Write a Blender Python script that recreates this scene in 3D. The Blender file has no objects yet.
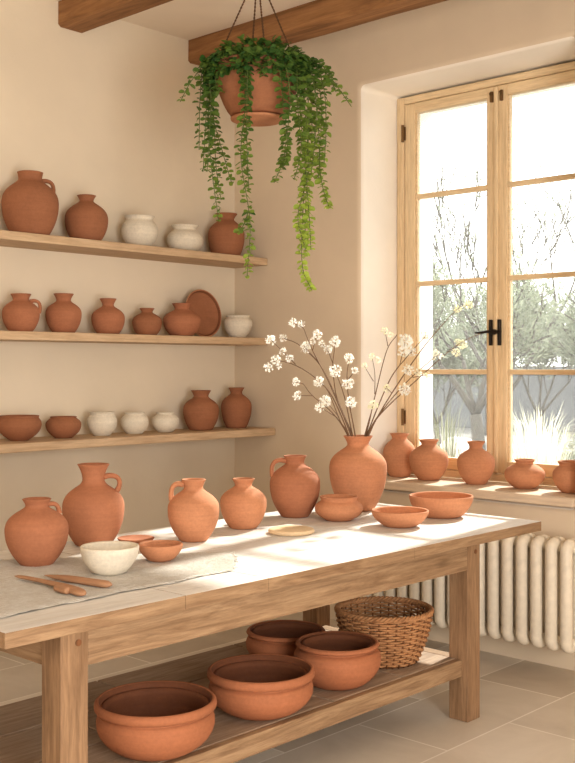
import bpy, bmesh, math, random
from mathutils import Vector, Matrix, noise

random.seed(7)
COL = bpy.context.scene.collection
PI = math.pi

# ------------------------------------------------------------------ camera model
YAW = math.radians(43.06)
EYE = 1.5
F = 1062.0            # focal length in pixels of the 575 px wide frame
CX, HY = 287.5, 367.0  # principal column, horizon row
LAT = Vector((math.cos(YAW), math.sin(YAW), 0))
FWD = Vector((-math.sin(YAW), math.cos(YAW), 0))


def at_depth(px, py, d):
    p = LAT * ((px - CX) / F * d) + FWD * d
    p.z = EYE + (HY - py) / F * d
    return p


def on_z(px, py, z):
    return at_depth(px, py, F * (EYE - z) / (py - HY))


def dep(p):
    return p.x * FWD.x + p.y * FWD.y


def on_x(px, x, z=0.0):
    a = YAW - math.atan((px - CX) / F)
    return Vector((x, -x / math.tan(a), z))


def on_y(px, y, z=0.0):
    a = YAW - math.atan((px - CX) / F)
    return Vector((-y * math.tan(a), y, z))


# ------------------------------------------------------------------ materials
def _nt(name):
    m = bpy.data.materials.new(name)
    m.use_nodes = True
    nt = m.node_tree
    b = nt.nodes['Principled BSDF']
    return m, nt, b


def _coords(nt, scale=(1, 1, 1), kind='Object'):
    tc = nt.nodes.new('ShaderNodeTexCoord')
    mp = nt.nodes.new('ShaderNodeMapping')
    mp.inputs['Scale'].default_value = scale
    nt.links.new(tc.outputs[kind], mp.inputs['Vector'])
    return mp.outputs['Vector']


def _noise(nt, vec, scale, detail=4, rough=.55, dist=0):
    n = nt.nodes.new('ShaderNodeTexNoise')
    n.inputs['Scale'].default_value = scale
    n.inputs['Detail'].default_value = detail
    n.inputs['Roughness'].default_value = rough
    n.inputs['Distortion'].default_value = dist
    nt.links.new(vec, n.inputs['Vector'])
    return n.outputs['Fac']


def _ramp(nt, fac, stops):
    r = nt.nodes.new('ShaderNodeValToRGB')
    e = r.color_ramp.elements
    while len(e) < len(stops):
        e.new(.5)
    for el, (p, c) in zip(e, stops):
        el.position = p
        el.color = (*c, 1)
    nt.links.new(fac, r.inputs['Fac'])
    return r.outputs['Color']


def _mix(nt, a, b, fac, mode='MIX'):
    m = nt.nodes.new('ShaderNodeMix')
    m.data_type = 'RGBA'
    m.blend_type = mode
    for sock, v in ((m.inputs[6], a), (m.inputs[7], b), (m.inputs[0], fac)):
        if isinstance(v, (int, float)):
            sock.default_value = v
        elif isinstance(v, tuple):
            sock.default_value = (*v, 1)
        else:
            nt.links.new(v, sock)
    return m.outputs[2]


def _bump(nt, b, h, strength, dist=.01):
    bp = nt.nodes.new('ShaderNodeBump')
    bp.inputs['Strength'].default_value = strength
    bp.inputs['Distance'].default_value = dist
    nt.links.new(h, bp.inputs['Height'])
    nt.links.new(bp.outputs['Normal'], b.inputs['Normal'])


def lin(r, g, b):
    f = lambda c: (c / 255 / 12.92) if c / 255 <= .04045 else ((c / 255 + .055) / 1.055) ** 2.4
    return (f(r), f(g), f(b))


def shade(c, k):
    return tuple(min(1, x * k) for x in c)


def plaster(name, col, rough=.92, bump=.12):
    m, nt, b = _nt(name)
    v = _coords(nt)
    n1 = _noise(nt, v, 1.3, 4)
    n2 = _noise(nt, v, 18, 6, .65)
    c = _ramp(nt, n1, [(.3, shade(col, .93)), (.7, shade(col, 1.05))])
    nt.links.new(c, b.inputs['Base Color'])
    b.inputs['Roughness'].default_value = rough
    b.inputs['Specular IOR Level'].default_value = .2
    _bump(nt, b, n2, bump, .01)
    return m


def clay(name, col, rough=.85):
    m, nt, b = _nt(name)
    v = _coords(nt)
    n1 = _noise(nt, v, 7, 4)
    n2 = _noise(nt, v, 90, 5, .7)
    vr = _coords(nt, (1, 1, 22))
    rings = _noise(nt, vr, 5, 3)
    c = _ramp(nt, n1, [(.25, shade(col, .86)), (.75, shade(col, 1.1))])
    c = _mix(nt, c, _ramp(nt, n2, [(.35, (.82, .82, .82)), (.65, (1.1, 1.1, 1.1))]), .5, 'MULTIPLY')
    c = _mix(nt, c, _ramp(nt, rings, [(.35, (.9, .9, .9)), (.65, (1.05, 1.05, 1.05))]), .6, 'MULTIPLY')
    nt.links.new(c, b.inputs['Base Color'])
    b.inputs['Roughness'].default_value = rough
    b.inputs['Specular IOR Level'].default_value = .25
    h = _mix(nt, rings, n2, .35)
    _bump(nt, b, h, .25, .004)
    return m


def wood(name, light, dark, axis='Y', grain=1.0, rough=.65, wash=None, knots=True):
    m, nt, b = _nt(name)
    s = {'X': (1.1, 14, 14), 'Y': (14, 1.1, 14), 'Z': (14, 14, 1.1)}[axis]
    s = tuple(x * grain for x in s)
    v = _coords(nt, s)
    n1 = _noise(nt, v, 1.6, 6, .6, 1.2)
    s2 = tuple(x * 3.2 for x in s)
    v2 = _coords(nt, s2)
    n2 = _noise(nt, v2, 2.5, 5, .7)
    c = _ramp(nt, n1, [(.28, dark), (.5, tuple((a + q) / 2 for a, q in zip(light, dark))), (.72, light)])
    c = _mix(nt, c, _ramp(nt, n2, [(.35, (.72, .7, .68)), (.6, (1.05, 1.05, 1.05))]), .6, 'MULTIPLY')
    if knots:
        vk = _coords(nt, tuple(x ** .5 for x in s))
        vo = nt.nodes.new('ShaderNodeTexVoronoi')
        vo.inputs['Scale'].default_value = 1.1
        nt.links.new(vk, vo.inputs['Vector'])
        k = _ramp(nt, vo.outputs['Distance'], [(.03, (.35, .3, .25)), (.11, (1, 1, 1))])
        c = _mix(nt, c, k, .7, 'MULTIPLY')
    if wash:
        vw = _coords(nt, tuple(x ** .6 for x in s))
        nw = _noise(nt, vw, 2.2, 6, .65)
        w = _ramp(nt, nw, [(.33, shade(wash, .76)), (.62, wash)])
        f = _ramp(nt, n2, [(.2, (.62,) * 3), (.55, (.95,) * 3)])
        c = _mix(nt, c, w, f)
    nt.links.new(c, b.inputs['Base Color'])
    b.inputs['Roughness'].default_value = rough
    b.inputs['Specular IOR Level'].default_value = .3
    h = _mix(nt, n1, n2, .6)
    _bump(nt, b, h, .25, .004)
    return m


def plain(name, col, rough=.6, metal=0, spec=.4):
    m, nt, b = _nt(name)
    v = _coords(nt)
    n = _noise(nt, v, 25, 4)
    c = _ramp(nt, n, [(.3, shade(col, .9)), (.7, shade(col, 1.07))])
    nt.links.new(c, b.inputs['Base Color'])
    b.inputs['Roughness'].default_value = rough
    b.inputs['Metallic'].default_value = metal
    b.inputs['Specular IOR Level'].default_value = spec
    return m


def leafmat(name, old, young, trans=.35):
    m, nt, b = _nt(name)
    at = nt.nodes.new('ShaderNodeAttribute')
    at.attribute_name = 'tone'
    c = _mix(nt, old, young, at.outputs['Fac'])
    nt.links.new(c, b.inputs['Base Color'])
    b.inputs['Roughness'].default_value = .5
    b.inputs['Specular IOR Level'].default_value = .3
    tr = nt.nodes.new('ShaderNodeBsdfTranslucent')
    nt.links.new(c, tr.inputs['Color'])
    mx = nt.nodes.new('ShaderNodeMixShader')
    mx.inputs[0].default_value = trans
    nt.links.new(b.outputs[0], mx.inputs[1])
    nt.links.new(tr.outputs[0], mx.inputs[2])
    nt.links.new(mx.outputs[0], nt.nodes['Material Output'].inputs['Surface'])
    return m


def glassmat():
    m, nt, b = _nt('window_glass')
    nt.nodes.remove(b)
    t = nt.nodes.new('ShaderNodeBsdfTransparent')
    t.inputs['Color'].default_value = (.97, .98, .97, 1)
    g = nt.nodes.new('ShaderNodeBsdfGlossy')
    g.inputs['Roughness'].default_value = .03
    fr = nt.nodes.new('ShaderNodeFresnel')
    fr.inputs['IOR'].default_value = 1.3
    mx = nt.nodes.new('ShaderNodeMixShader')
    nt.links.new(fr.outputs[0], mx.inputs[0])
    nt.links.new(t.outputs[0], mx.inputs[1])
    nt.links.new(g.outputs[0], mx.inputs[2])
    # speckled dust film, also added to stand in for haze over the view
    v = _coords(nt)
    nz = _noise(nt, v, 160, 4, .8)
    du = _ramp(nt, nz, [(.42, (.012,) * 3), (.72, (.06,) * 3)])
    tr = nt.nodes.new('ShaderNodeBsdfTranslucent')
    tr.inputs['Color'].default_value = (.95, .93, .9, 1)
    m2 = nt.nodes.new('ShaderNodeMixShader')
    nt.links.new(du, m2.inputs[0])
    nt.links.new(mx.outputs[0], m2.inputs[1])
    nt.links.new(tr.outputs[0], m2.inputs[2])
    nt.links.new(m2.outputs[0], nt.nodes['Material Output'].inputs['Surface'])
    return m


def tiles(name):
    m, nt, b = _nt(name)
    tc = nt.nodes.new('ShaderNodeTexCoord')
    mp = nt.nodes.new('ShaderNodeMapping')
    mp.inputs['Rotation'].default_value = (0, 0, PI / 2)
    mp.inputs['Location'].default_value = (.31, .127, 0)
    nt.links.new(tc.outputs['Object'], mp.inputs['Vector'])
    br = nt.nodes.new('ShaderNodeTexBrick')
    br.offset = .5
    br.inputs['Scale'].default_value = 1
    br.inputs['Brick Width'].default_value = .9
    br.inputs['Row Height'].default_value = .45
    br.inputs['Mortar Size'].default_value = .0045
    br.inputs['Mortar Smooth'].default_value = .3
    br.inputs['Bias'].default_value = 0
    br.inputs['Color1'].default_value = (*lin(226, 216, 202), 1)
    br.inputs['Color2'].default_value = (*lin(196, 183, 166), 1)
    br.inputs['Mortar'].default_value = (*lin(240, 233, 223), 1)
    nt.links.new(mp.outputs['Vector'], br.inputs['Vector'])
    v = _coords(nt)
    n1 = _noise(nt, v, 2.6, 6, .6, .6)
    n2 = _noise(nt, v, 40, 5, .7)
    c = _mix(nt, br.outputs['Color'], _ramp(nt, n1, [(.3, (.84, .82, .80)), (.65, (1.05, 1.05, 1.05))]), .75, 'MULTIPLY')
    nt.links.new(c, b.inputs['Base Color'])
    rr = _ramp(nt, n1, [(.3, (.55,) * 3), (.7, (.38,) * 3)])
    nt.links.new(rr, b.inputs['Roughness'])
    b.inputs['Specular IOR Level'].default_value = .4
    h = _mix(nt, n2, br.outputs['Fac'], .7)
    inv = nt.nodes.new('ShaderNodeInvert')
    nt.links.new(h, inv.inputs['Color'])
    _bump(nt, b, inv.outputs['Color'], .12, .004)
    return m


def weave_cloth(name):
    m, nt, b = _nt(name)
    v = _coords(nt)
    w1 = nt.nodes.new('ShaderNodeTexWave')
    w1.bands_direction = 'X'
    w1.inputs['Scale'].default_value = 45
    w1.inputs['Distortion'].default_value = 2.5
    w1.inputs['Detail'].default_value = 3
    nt.links.new(v, w1.inputs['Vector'])
    n = _noise(nt, v, 55, 3, .7)
    n3 = _noise(nt, v, 9, 4, .6)
    h = _mix(nt, w1.outputs['Fac'], n, .6)
    c = _ramp(nt, h, [(.40, lin(212, 204, 190)), (.58, lin(252, 250, 246))])
    c = _mix(nt, c, _ramp(nt, n3, [(.4, (.90, .87, .83)), (.6, (1, 1, 1))]), .7, 'MULTIPLY')
    nt.links.new(c, b.inputs['Base Color'])
    b.inputs['Roughness'].default_value = .95
    b.inputs['Specular IOR Level'].default_value = .1
    _bump(nt, b, h, 1.0, .012)
    return m


M = {}
M['wall'] = plaster('wall_plaster', lin(229, 215, 193))
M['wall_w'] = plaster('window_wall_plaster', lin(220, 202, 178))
M['reveal'] = plaster('skylit_recess_plaster', lin(248, 240, 228))  # plaster whitened to paint in the skylight on the recess
M['outer'] = plaster('outer_render', lin(244, 240, 232))
M['ceil'] = plaster('ceiling_plaster', lin(236, 222, 204))
M['floor'] = tiles('stone_floor_tiles')
M['beam'] = wood('beam_oak', lin(178, 128, 82), lin(104, 68, 40), 'X', .7, .75)
M['shelf'] = wood('shelf_wood', lin(216, 188, 154), lin(190, 158, 124), 'Y', .8, .7, knots=False)
M['top'] = wood('whitewashed_wood', lin(206, 180, 148), lin(160, 132, 104), 'Y', .8, .55, wash=lin(238, 236, 232))
M['oak_y'] = wood('table_oak_long', lin(178, 146, 112), lin(124, 93, 66), 'Y', 1.5, .65)
M['oak_x'] = wood('table_oak_cross', lin(178, 146, 112), lin(124, 93, 66), 'X', 1.5, .65)
M['oak_z'] = wood('table_oak_upright', lin(168, 133, 100), lin(116, 86, 60), 'Z', 1.5, .65)
M['plank'] = wood('shelf_plank_oak', lin(184, 160, 136), lin(144, 118, 96), 'Y', 1.4, .7)
M['frame_z'] = wood('window_wood_upright', lin(238, 214, 176), lin(222, 192, 150), 'Z', .8, .5, knots=False)
M['frame_x'] = wood('window_wood_rail', lin(238, 214, 176), lin(222, 192, 150), 'X', .8, .5, knots=False)
M['sill'] = wood('sill_stone', lin(224, 204, 180), lin(204, 180, 154), 'X', .5, .7, knots=False)
M['glass'] = glassmat()
M['iron'] = plain('black_iron', lin(38, 32, 28), .45, .6)
M['brass'] = plain('old_hinge_metal', lin(120, 92, 60), .5, .7)
M['clay'] = clay('terracotta', lin(172, 112, 81))
M['clay_b'] = clay('terracotta_brown', lin(157, 103, 73))
M['clay_l'] = clay('terracotta_light', lin(194, 133, 97))
M['clay_d'] = clay('terracotta_dark_bowl', lin(172, 107, 73), .75)
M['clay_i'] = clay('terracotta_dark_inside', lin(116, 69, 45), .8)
M['cream'] = clay('cream_stoneware', lin(228, 218, 200))
M['slab'] = clay('pale_clay_slab', lin(228, 200, 162))
M['tool'] = wood('tool_wood', lin(186, 142, 108), lin(156, 112, 82), 'X', 1.2, .6, knots=False)
M['cloth'] = weave_cloth('woven_cloth')
M['rad'] = plain('radiator_enamel', lin(232, 220, 200), .4, 0, .4)
M['wicker'] = wood('wicker', lin(196, 144, 98), lin(146, 98, 62), 'Z', .8, .65, knots=False)
M['wicker_d'] = wood('wicker_dark', lin(140, 90, 54), lin(88, 54, 30), 'Z', .8, .65, knots=False)
M['cord'] = plain('brown_cord', lin(92, 62, 38), .9)
M['leaf'] = leafmat('trailing_leaf', lin(56, 98, 44), lin(178, 200, 84))  # second colour: fresh tips and sunlight painted on the lower leaves
M['stem'] = plain('green_stem', lin(96, 112, 54), .7)
M['soil'] = plain('potting_soil', lin(58, 42, 30), .95)
M['twig'] = plain('brown_twig', lin(112, 84, 60), .8)
M['petal'] = leafmat('white_petals', lin(254, 253, 248), lin(228, 226, 156), .3)
M['bark'] = plain('grey_bark', lin(80, 77, 72), .9)
M['olive'] = leafmat('olive_leaf', lin(112, 120, 102), lin(142, 149, 130), .35)
M['grass'] = leafmat('pale_grass', lin(104, 108, 74), lin(232, 230, 208), .4)
M['gravel'] = plain('pale_gravel', lin(104, 104, 102), .95)
M['gwall'] = plaster('garden_wall_render', lin(108, 111, 114))
M['stone'] = plain('white_boulder_stone', lin(240, 236, 226), .9)


# ------------------------------------------------------------------ object helpers
def mesh_obj(name, verts, faces, mat, parent=None, smooth=False, loc=None, fm=None):
    me = bpy.data.meshes.new(name)
    if loc is not None:
        l = Vector(loc)
        verts = [Vector(v) - l for v in verts]
    me.from_pydata([tuple(v) for v in verts], [], faces)
    mats = mat if isinstance(mat, (list, tuple)) else [mat]
    for q in mats:
        me.materials.append(q)
    if smooth:
        me.polygons.foreach_set('use_smooth', [True] * len(me.polygons))
    if fm:
        me.polygons.foreach_set('material_index', fm)
    me.validate()
    o = bpy.data.objects.new(name, me)
    COL.objects.link(o)
    if loc is not None:
        o.location = loc
    if parent:
        o.parent = parent
    return o


class MB:
    """collects geometry for one mesh"""
    def __init__(self):
        self.v, self.f, self.fm = [], [], []

    def add(self, vs, fs, mi=0):
        n = len(self.v)
        self.v += [Vector(q) for q in vs]
        self.f += [tuple(i + n for i in f) for f in fs]
        self.fm += [mi] * len(fs)
        return self

    def box(self, x0, x1, y0, y1, z0, z1, bev=0.0, mi=0):
        if bev <= 0:
            vs = [(x, y, z) for z in (z0, z1) for y in (y0, y1) for x in (x0, x1)]
            fs = [(0, 2, 3, 1), (4, 5, 7, 6), (0, 1, 5, 4), (2, 6, 7, 3), (0, 4, 6, 2), (1, 3, 7, 5)]
            return self.add(vs, fs, mi)
        bm = bmesh.new()
        bmesh.ops.create_cube(bm, size=1)
        for q in bm.verts:
            q.co = ((x0 + x1) / 2 + q.co.x * (x1 - x0), (y0 + y1) / 2 + q.co.y * (y1 - y0), (z0 + z1) / 2 + q.co.z * (z1 - z0))
        bmesh.ops.bevel(bm, geom=bm.edges[:], offset=bev, segments=2, affect='EDGES', profile=.5)
        bm.verts.index_update()
        self.add([q.co.copy() for q in bm.verts], [tuple(q.index for q in f.verts) for f in bm.faces], mi)
        bm.free()
        return self

    def tube(self, pts, rad, segs=8, mi=0, flat=1.0, cap=True):
        pts = [Vector(p) for p in pts]
        n = len(pts)
        if not isinstance(rad, (list, tuple)):
            rad = [rad] * n
        t0 = (pts[1] - pts[0]).normalized()
        ref = Vector((0, 0, 1)) if abs(t0.z) < .9 else Vector((1, 0, 0))
        u = t0.cross(ref).normalized()
        vs, fs = [], []
        for i in range(n):
            t = (pts[min(i + 1, n - 1)] - pts[max(i - 1, 0)]).normalized()
            u = (u - t * u.dot(t))
            u = u.normalized() if u.length > 1e-6 else t.orthogonal().normalized()
            w = t.cross(u)
            for k in range(segs):
                a = 2 * PI * k / segs
                vs.append(pts[i] + u * (math.cos(a) * rad[i] * flat) + w * (math.sin(a) * rad[i]))
        for i in range(n - 1):
            for k in range(segs):
                k2 = (k + 1) % segs
                fs.append((i * segs + k, i * segs + k2, (i + 1) * segs + k2, (i + 1) * segs + k))
        if cap:
            fs.append(tuple(range(segs))[::-1])
            fs.append(tuple(range((n - 1) * segs, n * segs)))
        return self.add(vs, fs, mi)

    def loop_tube(self, pts, rad, segs=6, mi=0):
        n = len(pts)
        vs, fs = [], []
        for i in range(n):
            t = (Vector(pts[(i + 1) % n]) - Vector(pts[i - 1])).normalized()
            u = Vector((0, 0, 1))
            u = (u - t * u.dot(t)).normalized()
            w = t.cross(u)
            for k in range(segs):
                a = 2 * PI * k / segs
                vs.append(Vector(pts[i]) + u * (math.cos(a) * rad) + w * (math.sin(a) * rad))
        for i in range(n):
            j = (i + 1) % n
            for k in range(segs):
                k2 = (k + 1) % segs
                fs.append((i * segs + k, i * segs + k2, j * segs + k2, j * segs + k))
        return self.add(vs, fs, mi)

    def lathe(self, prof, segs=56, mi=None, c=(0, 0, 0), wob=0.0):
        """prof: (r, z) or (r, z, material index); r=0 ends close the surface"""
        vs, fs, fm = [], [], []
        rows = []
        ph = random.random() * 6
        for p in prof:
            r, z = p[0], p[1]
            if r < 1e-6:
                rows.append([len(vs)])
                vs.append(Vector((c[0], c[1], c[2] + z)))
            else:
                st = len(vs)
                rows.append(list(range(st, st + segs)))
                for k in range(segs):
                    a = 2 * PI * k / segs
                    rr = r * (1 + wob * math.sin(2 * a + ph) + wob * .6 * math.sin(3 * a + 2 * ph))
                    vs.append(Vector((c[0] + rr * math.cos(a), c[1] + rr * math.sin(a), c[2] + z)))
        n0 = len(self.v)
        for i in range(len(rows) - 1):
            a, b = rows[i], rows[i + 1]
            m_ = prof[i + 1][2] if len(prof[i + 1]) > 2 else 0
            for k in range(segs):
                k2 = (k + 1) % segs
                if len(a) == 1 and len(b) == 1:
                    continue
                if len(a) == 1:
                    f = (a[0], b[k2], b[k])
                elif len(b) == 1:
                    f = (a[k], a[k2], b[0])
                else:
                    f = (a[k], a[k2], b[k2], b[k])
                fs.append(f)
                fm.append(m_)
        self.v += vs
        self.f += [tuple(i + n0 for i in f) for f in fs]
        self.fm += fm
        return self

    def build(self, name, mat, parent=None, smooth=False, loc=None):
        return mesh_obj(name, self.v, self.f, mat, parent, smooth, loc, self.fm)


def tag(o, label=None, cat=None, group=None, kind=None):
    if label:
        o['label'] = label
    if cat:
        o['category'] = cat
    if group:
        o['group'] = group
    if kind:
        o['kind'] = kind
    return o


def empty(name, loc=(0, 0, 0), rz=0):
    o = bpy.data.objects.new(name, None)
    o.empty_display_size = .1
    COL.objects.link(o)
    o.location = loc
    o.rotation_euler = (0, 0, rz)
    return o


def bez(ps, n=24):
    """Catmull-Rom through points"""
    ps = [Vector(p) for p in ps]
    P = [ps[0] * 2 - ps[1]] + ps + [ps[-1] * 2 - ps[-2]]
    out = []
    seg = len(ps) - 1
    for i in range(n + 1):
        t = i / n * seg
        k = min(int(t), seg - 1)
        u = t - k
        a, b, c, d = P[k:k + 4]
        out.append(.5 * ((2 * b) + (c - a) * u + (2 * a - 5 * b + 4 * c - d) * u * u + (3 * b - a - 3 * c + d) * u ** 3))
    return out


# ------------------------------------------------------------------ the room
XL, YR, ZC = -4.955, 4.80, 3.53
X1, Y0 = 1.6, -2.2
WX0, WX1, WZ0, WZ1 = -3.90, -2.553, .80, 3.13
YF = 5.17   # window plane

tag(MB().box(XL - .15, X1 + .15, Y0 - .15, YR + .5, -.12, 0).build('floor', M['floor']), 'beige stone tile floor with pale joints', kind='structure')
tag(MB().box(XL - .15, X1 + .15, Y0 - .15, YR + .5, ZC, ZC + .15).build('ceiling', M['ceil']), 'cream plaster ceiling between the beams', kind='structure')
tag(MB().box(XL - .15, XL, Y0 - .15, YR + .65, 0, ZC).build('wall_left', M['wall']), 'warm cream plaster wall behind the shelves', kind='structure')
tag(MB().box(XL, X1 + .15, Y0 - .15, Y0, 0, ZC).build('wall_back', M['wall']), kind='structure')
tag(MB().box(X1, X1 + .15, Y0, YR + .65, 0, ZC).build('wall_near', M['wall']), kind='structure')


def wall_rings(rings, corners=6):
    """rings: (x0,x1,z0,z1,y,corner radius) rectangles bridged in order"""
    mb = MB()
    vs, fs = [], []
    n = None
    for (x0, x1, z0, z1, y, r) in rings:
        pts = []
        for (cx, cz, a0) in ((x1 - r, z1 - r, 0), (x0 + r, z1 - r, PI / 2), (x0 + r, z0 + r, PI), (x1 - r, z0 + r, 3 * PI / 2)):
            for k in range(corners):
                a = a0 + PI / 2 * k / (corners - 1)
                pts.append((cx + r * math.cos(a), y, cz + r * math.sin(a)))
        n = len(pts)
        vs += pts
    for i in range(len(rings) - 1):
        for k in range(n):
            k2 = (k + 1) % n
            fs.append((i * n + k, i * n + k2, (i + 1) * n + k2, (i + 1) * n + k))
    return mb.add(vs, fs)


R_ = .035
rg = [(XL, X1, 0, ZC, YR, .0005)]
for k in range(7):
    a = PI / 2 * k / 6
    e = R_ * (1 - math.sin(a))
    rg.append((WX0 - e, WX1 + e, WZ0 - e, WZ1 + e, YR + R_ * (1 - math.cos(a)), .03))
rg.append((WX0, WX1, WZ0, WZ1, YF + .09, .03))
wr = wall_rings(rg)
nseg = len(wr.f) // (len(rg) - 1)
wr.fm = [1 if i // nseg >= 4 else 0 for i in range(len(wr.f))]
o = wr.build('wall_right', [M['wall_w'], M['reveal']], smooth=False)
tag(o, 'pinkish cream plaster wall around the deep window recess', kind='structure')
# outer leaf of the same wall with the smaller outside opening
og = [(XL, X1, 0, ZC, YF + .09, .0005), (-3.835, -2.618, .90, 3.06, YF + .09, .003),
      (-3.87, -2.583, .88, 3.08, YF + .30, .003), (XL, X1, -.1, ZC + .3, YF + .30, .0005)]
tag(wall_rings(og).build('wall_outside', M['outer']), 'white rendered outside of the window wall', kind='structure')

# sill board
sb = MB().box(WX0 - .03, WX1 + .03, 4.745, YR + .002, .81, .858, .008)
sb.box(WX0 + .001, WX1 - .001, YR - .01, YF - .03, .805, .858, .004)
tag(sb.build('trim_1', M['sill']), 'pale window sill board holding the five clay jars', kind='structure')

# ceiling beams
for (y0, y1, zb, lab) in ((4.40, 4.57, 3.39, 'dark oak ceiling beam behind the hanging planter, nearer the window wall'),
                          (3.44, 3.61, 3.39, 'dark oak ceiling beam at the upper left corner that carries the planter')):
    b = MB()
    # hand-hewn: slightly irregular long prism
    n = 40
    vs, fs = [], []
    for i in range(n + 1):
        x = XL + (X1 - XL) * i / n
        j = lambda s: .008 * noise.noise(Vector((x * 1.7, y0 * 3, s)))
        c_ = .014
        pr = [(y0 + j(1), ZC + .004), (y0 + j(2), zb + c_), (y0 + c_, zb + j(3)), (y1 - c_, zb + j(4)), (y1 + j(5), zb + c_), (y1 + j(6), ZC + .004)]
        vs += [(x, p[0], p[1]) for p in pr]
    for i in range(n):
        for k in range(5):
            fs.append((i * 6 + k, (i + 1) * 6 + k, (i + 1) * 6 + k + 1, i * 6 + k + 1))
    fs.append((0, 1, 2, 3, 4, 5))
    fs.append(tuple(n * 6 + k for k in range(6))[::-1])
    b.add(vs, fs)
    tag(b.build('ceiling_beam', M['beam'], loc=(XL, (y0 + y1) / 2, zb)), lab, 'beam', 'oak ceiling beams')

# ------------------------------------------------------------------ window
win = tag(empty('window_1', ((WX0 + WX1) / 2, YF, .858)), 'two-leaf wooden casement window with small panes', kind='structure')


def local(parent, mb):
    l = parent.matrix_world.translation if False else Vector(parent.location)
    return l


def part(name, mb, mat, root, smooth=False, parent=None):
    """mesh made in world coordinates, stored relative to its (unrotated) root"""
    l = Vector(root.location)
    mb.v = [q - l for q in mb.v]
    return mb.build(name, mat, parent or root, smooth)


fr = MB()
fo0, fo1, fz0, fz1 = WX0 + .004, WX1 - .004, .86, 3.118
fw = .052
fr.box(fo0, fo0 + fw, YF - .035, YF + .045, fz0, fz1, .006)
fr.box(fo1 - fw, fo1, YF - .035, YF + .045, fz0, fz1, .006)
fr2 = MB()
fr2.box(fo0 + fw, fo1 - fw, YF - .035, YF + .045, fz1 - fw * .8, fz1, .006)
fr2.box(fo0 + fw, fo1 - fw, YF - .035, YF + .045, fz0, fz0 + .042, .006)
f1 = part('window_frame', fr, M['frame_z'], win)
part('window_frame', fr2, M['frame_x'], win)
xm = -3.201
glz = [.974, 1.472, 1.995, 2.515, 3.014]
for side in (0, 1):
    if side == 0:
        a, b_, g0, g1 = fo0 + fw + .003, xm - .002, -3.768, -3.265
    else:
        a, b_, g0, g1 = xm + .002, fo1 - fw - .003, -3.137, -2.655
    s = MB()
    yA, yB = YF - .028, YF + .02
    s.box(a, g0, yA, yB, fz0 + .045, fz1 - fw * .8 - .003, .005)
    s.box(g1, b_, yA, yB, fz0 + .045, fz1 - fw * .8 - .003, .005)
    sash = part('window_sash', s, M['frame_z'], win)
    r = MB()
    r.box(g0, g1, yA + .001, yB, fz0 + .045, glz[0], .004)
    r.box(g0, g1, yA + .001, yB, glz[-1], fz1 - fw * .8 - .003, .004)
    for z in glz[1:-1]:
        r.box(g0, g1, yA + .006, yB - .004, z - .014, z + .014, .005)
    # moulded beads around the glass
    for x in (g0, g1):
        s_ = 1 if x == g0 else -1
        r.box(min(x, x + s_ * .01), max(x, x + s_ * .01), yA + .012, yB - .006, glz[0], glz[-1])
    l = Vector(win.location)
    r.v = [q - l for q in r.v]
    r.build('sash_rail', M['frame_x'], sash)
    for i in range(4):
        g = MB().box(g0 + .002, g1 - .002, YF - .002, YF + .002, glz[i] + (.012 if i else 0), glz[i + 1] - (.012 if i < 3 else 0))
        g.v = [q - l for q in g.v]
        g.build('window_pane', M['glass'], sash)
# meeting bead
mbd = MB().box(xm - .012, xm + .012, YF - .044, YF - .026, fz0 + .05, fz1 - .05, .006)
part('meeting_bead', mbd, M['frame_z'], win)
# espagnolette handle
hz = 1.5 + (367 - 332) / F * dep(on_y(494, YF - .05))
hx = on_y(494, YF - .05).x
h = MB()
for dx in (-.028, .028):
    h.box(hx + dx - .0075, hx + dx + .0075, YF - .05, YF - .026, hz - .075, hz + .07, .004)
h.tube([(hx + dx, YF - .045, hz) for dx in (-.036, .04)], .010, 10)
h.tube(bez([(hx + .03, YF - .062, hz), (hx - .02, YF - .072, hz + .003), (hx - .07, YF - .075, hz - .003), (hx - .115, YF - .068, hz - .002)], 12),
       [.009] * 5 + [.008] * 4 + [.007, .006, .006, .005], 8)
h.tube([(hx, YF - .03, hz), (hx, YF - .075, hz)], .016, 12)
part('window_handle', h, M['iron'], win, smooth=False)
for z in (2.90, 1.20):
    hb = MB().tube([(fo0 + fw - .002, YF - .042, z - .05), (fo0 + fw - .002, YF - .042, z + .05)], .009, 10)
    hb.box(fo0 + fw - .012, fo0 + fw + .012, YF - .038, YF - .03, z - .04, z + .04)
    part('hinge', hb, M['brass'], win)
for dx in (-.032, .032):
    kb = MB().box(xm + dx - .009, xm + dx + .009, YF - .04, YF - .024, 2.985, 3.045, .003)
    kb.tube([(xm + dx, YF - .03, 3.03), (xm + dx, YF - .05, 3.03)], .006, 8)
    part('catch', kb, M['brass'], win)

# ------------------------------------------------------------------ wall shelves
SH = {1: (2.139, 2.184, -4.654), 2: (1.637, 1.682, -4.654), 3: (1.074, 1.119, -4.585)}
for k, lab in ((1, 'topmost pale wooden wall shelf in the corner'), (2, 'middle pale wooden wall shelf in the corner'),
               (3, 'lowest, deepest pale wooden wall shelf in the corner')):
    z0, z1, xf = SH[k]
    s = MB()
    s.box(XL + .001, xf, 0.6, YR - .001, z0, z1, .005)
    tag(s.build('wall_shelf', M['shelf'], loc=(XL, 3, z0)), lab, 'shelf', 'wooden wall shelves')


# ------------------------------------------------------------------ pots
def rim_z(py_top, rpx, d):
    k = abs(HY - py_top) / F
    return EYE + (HY - py_top - rpx * k) * d / F


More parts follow.
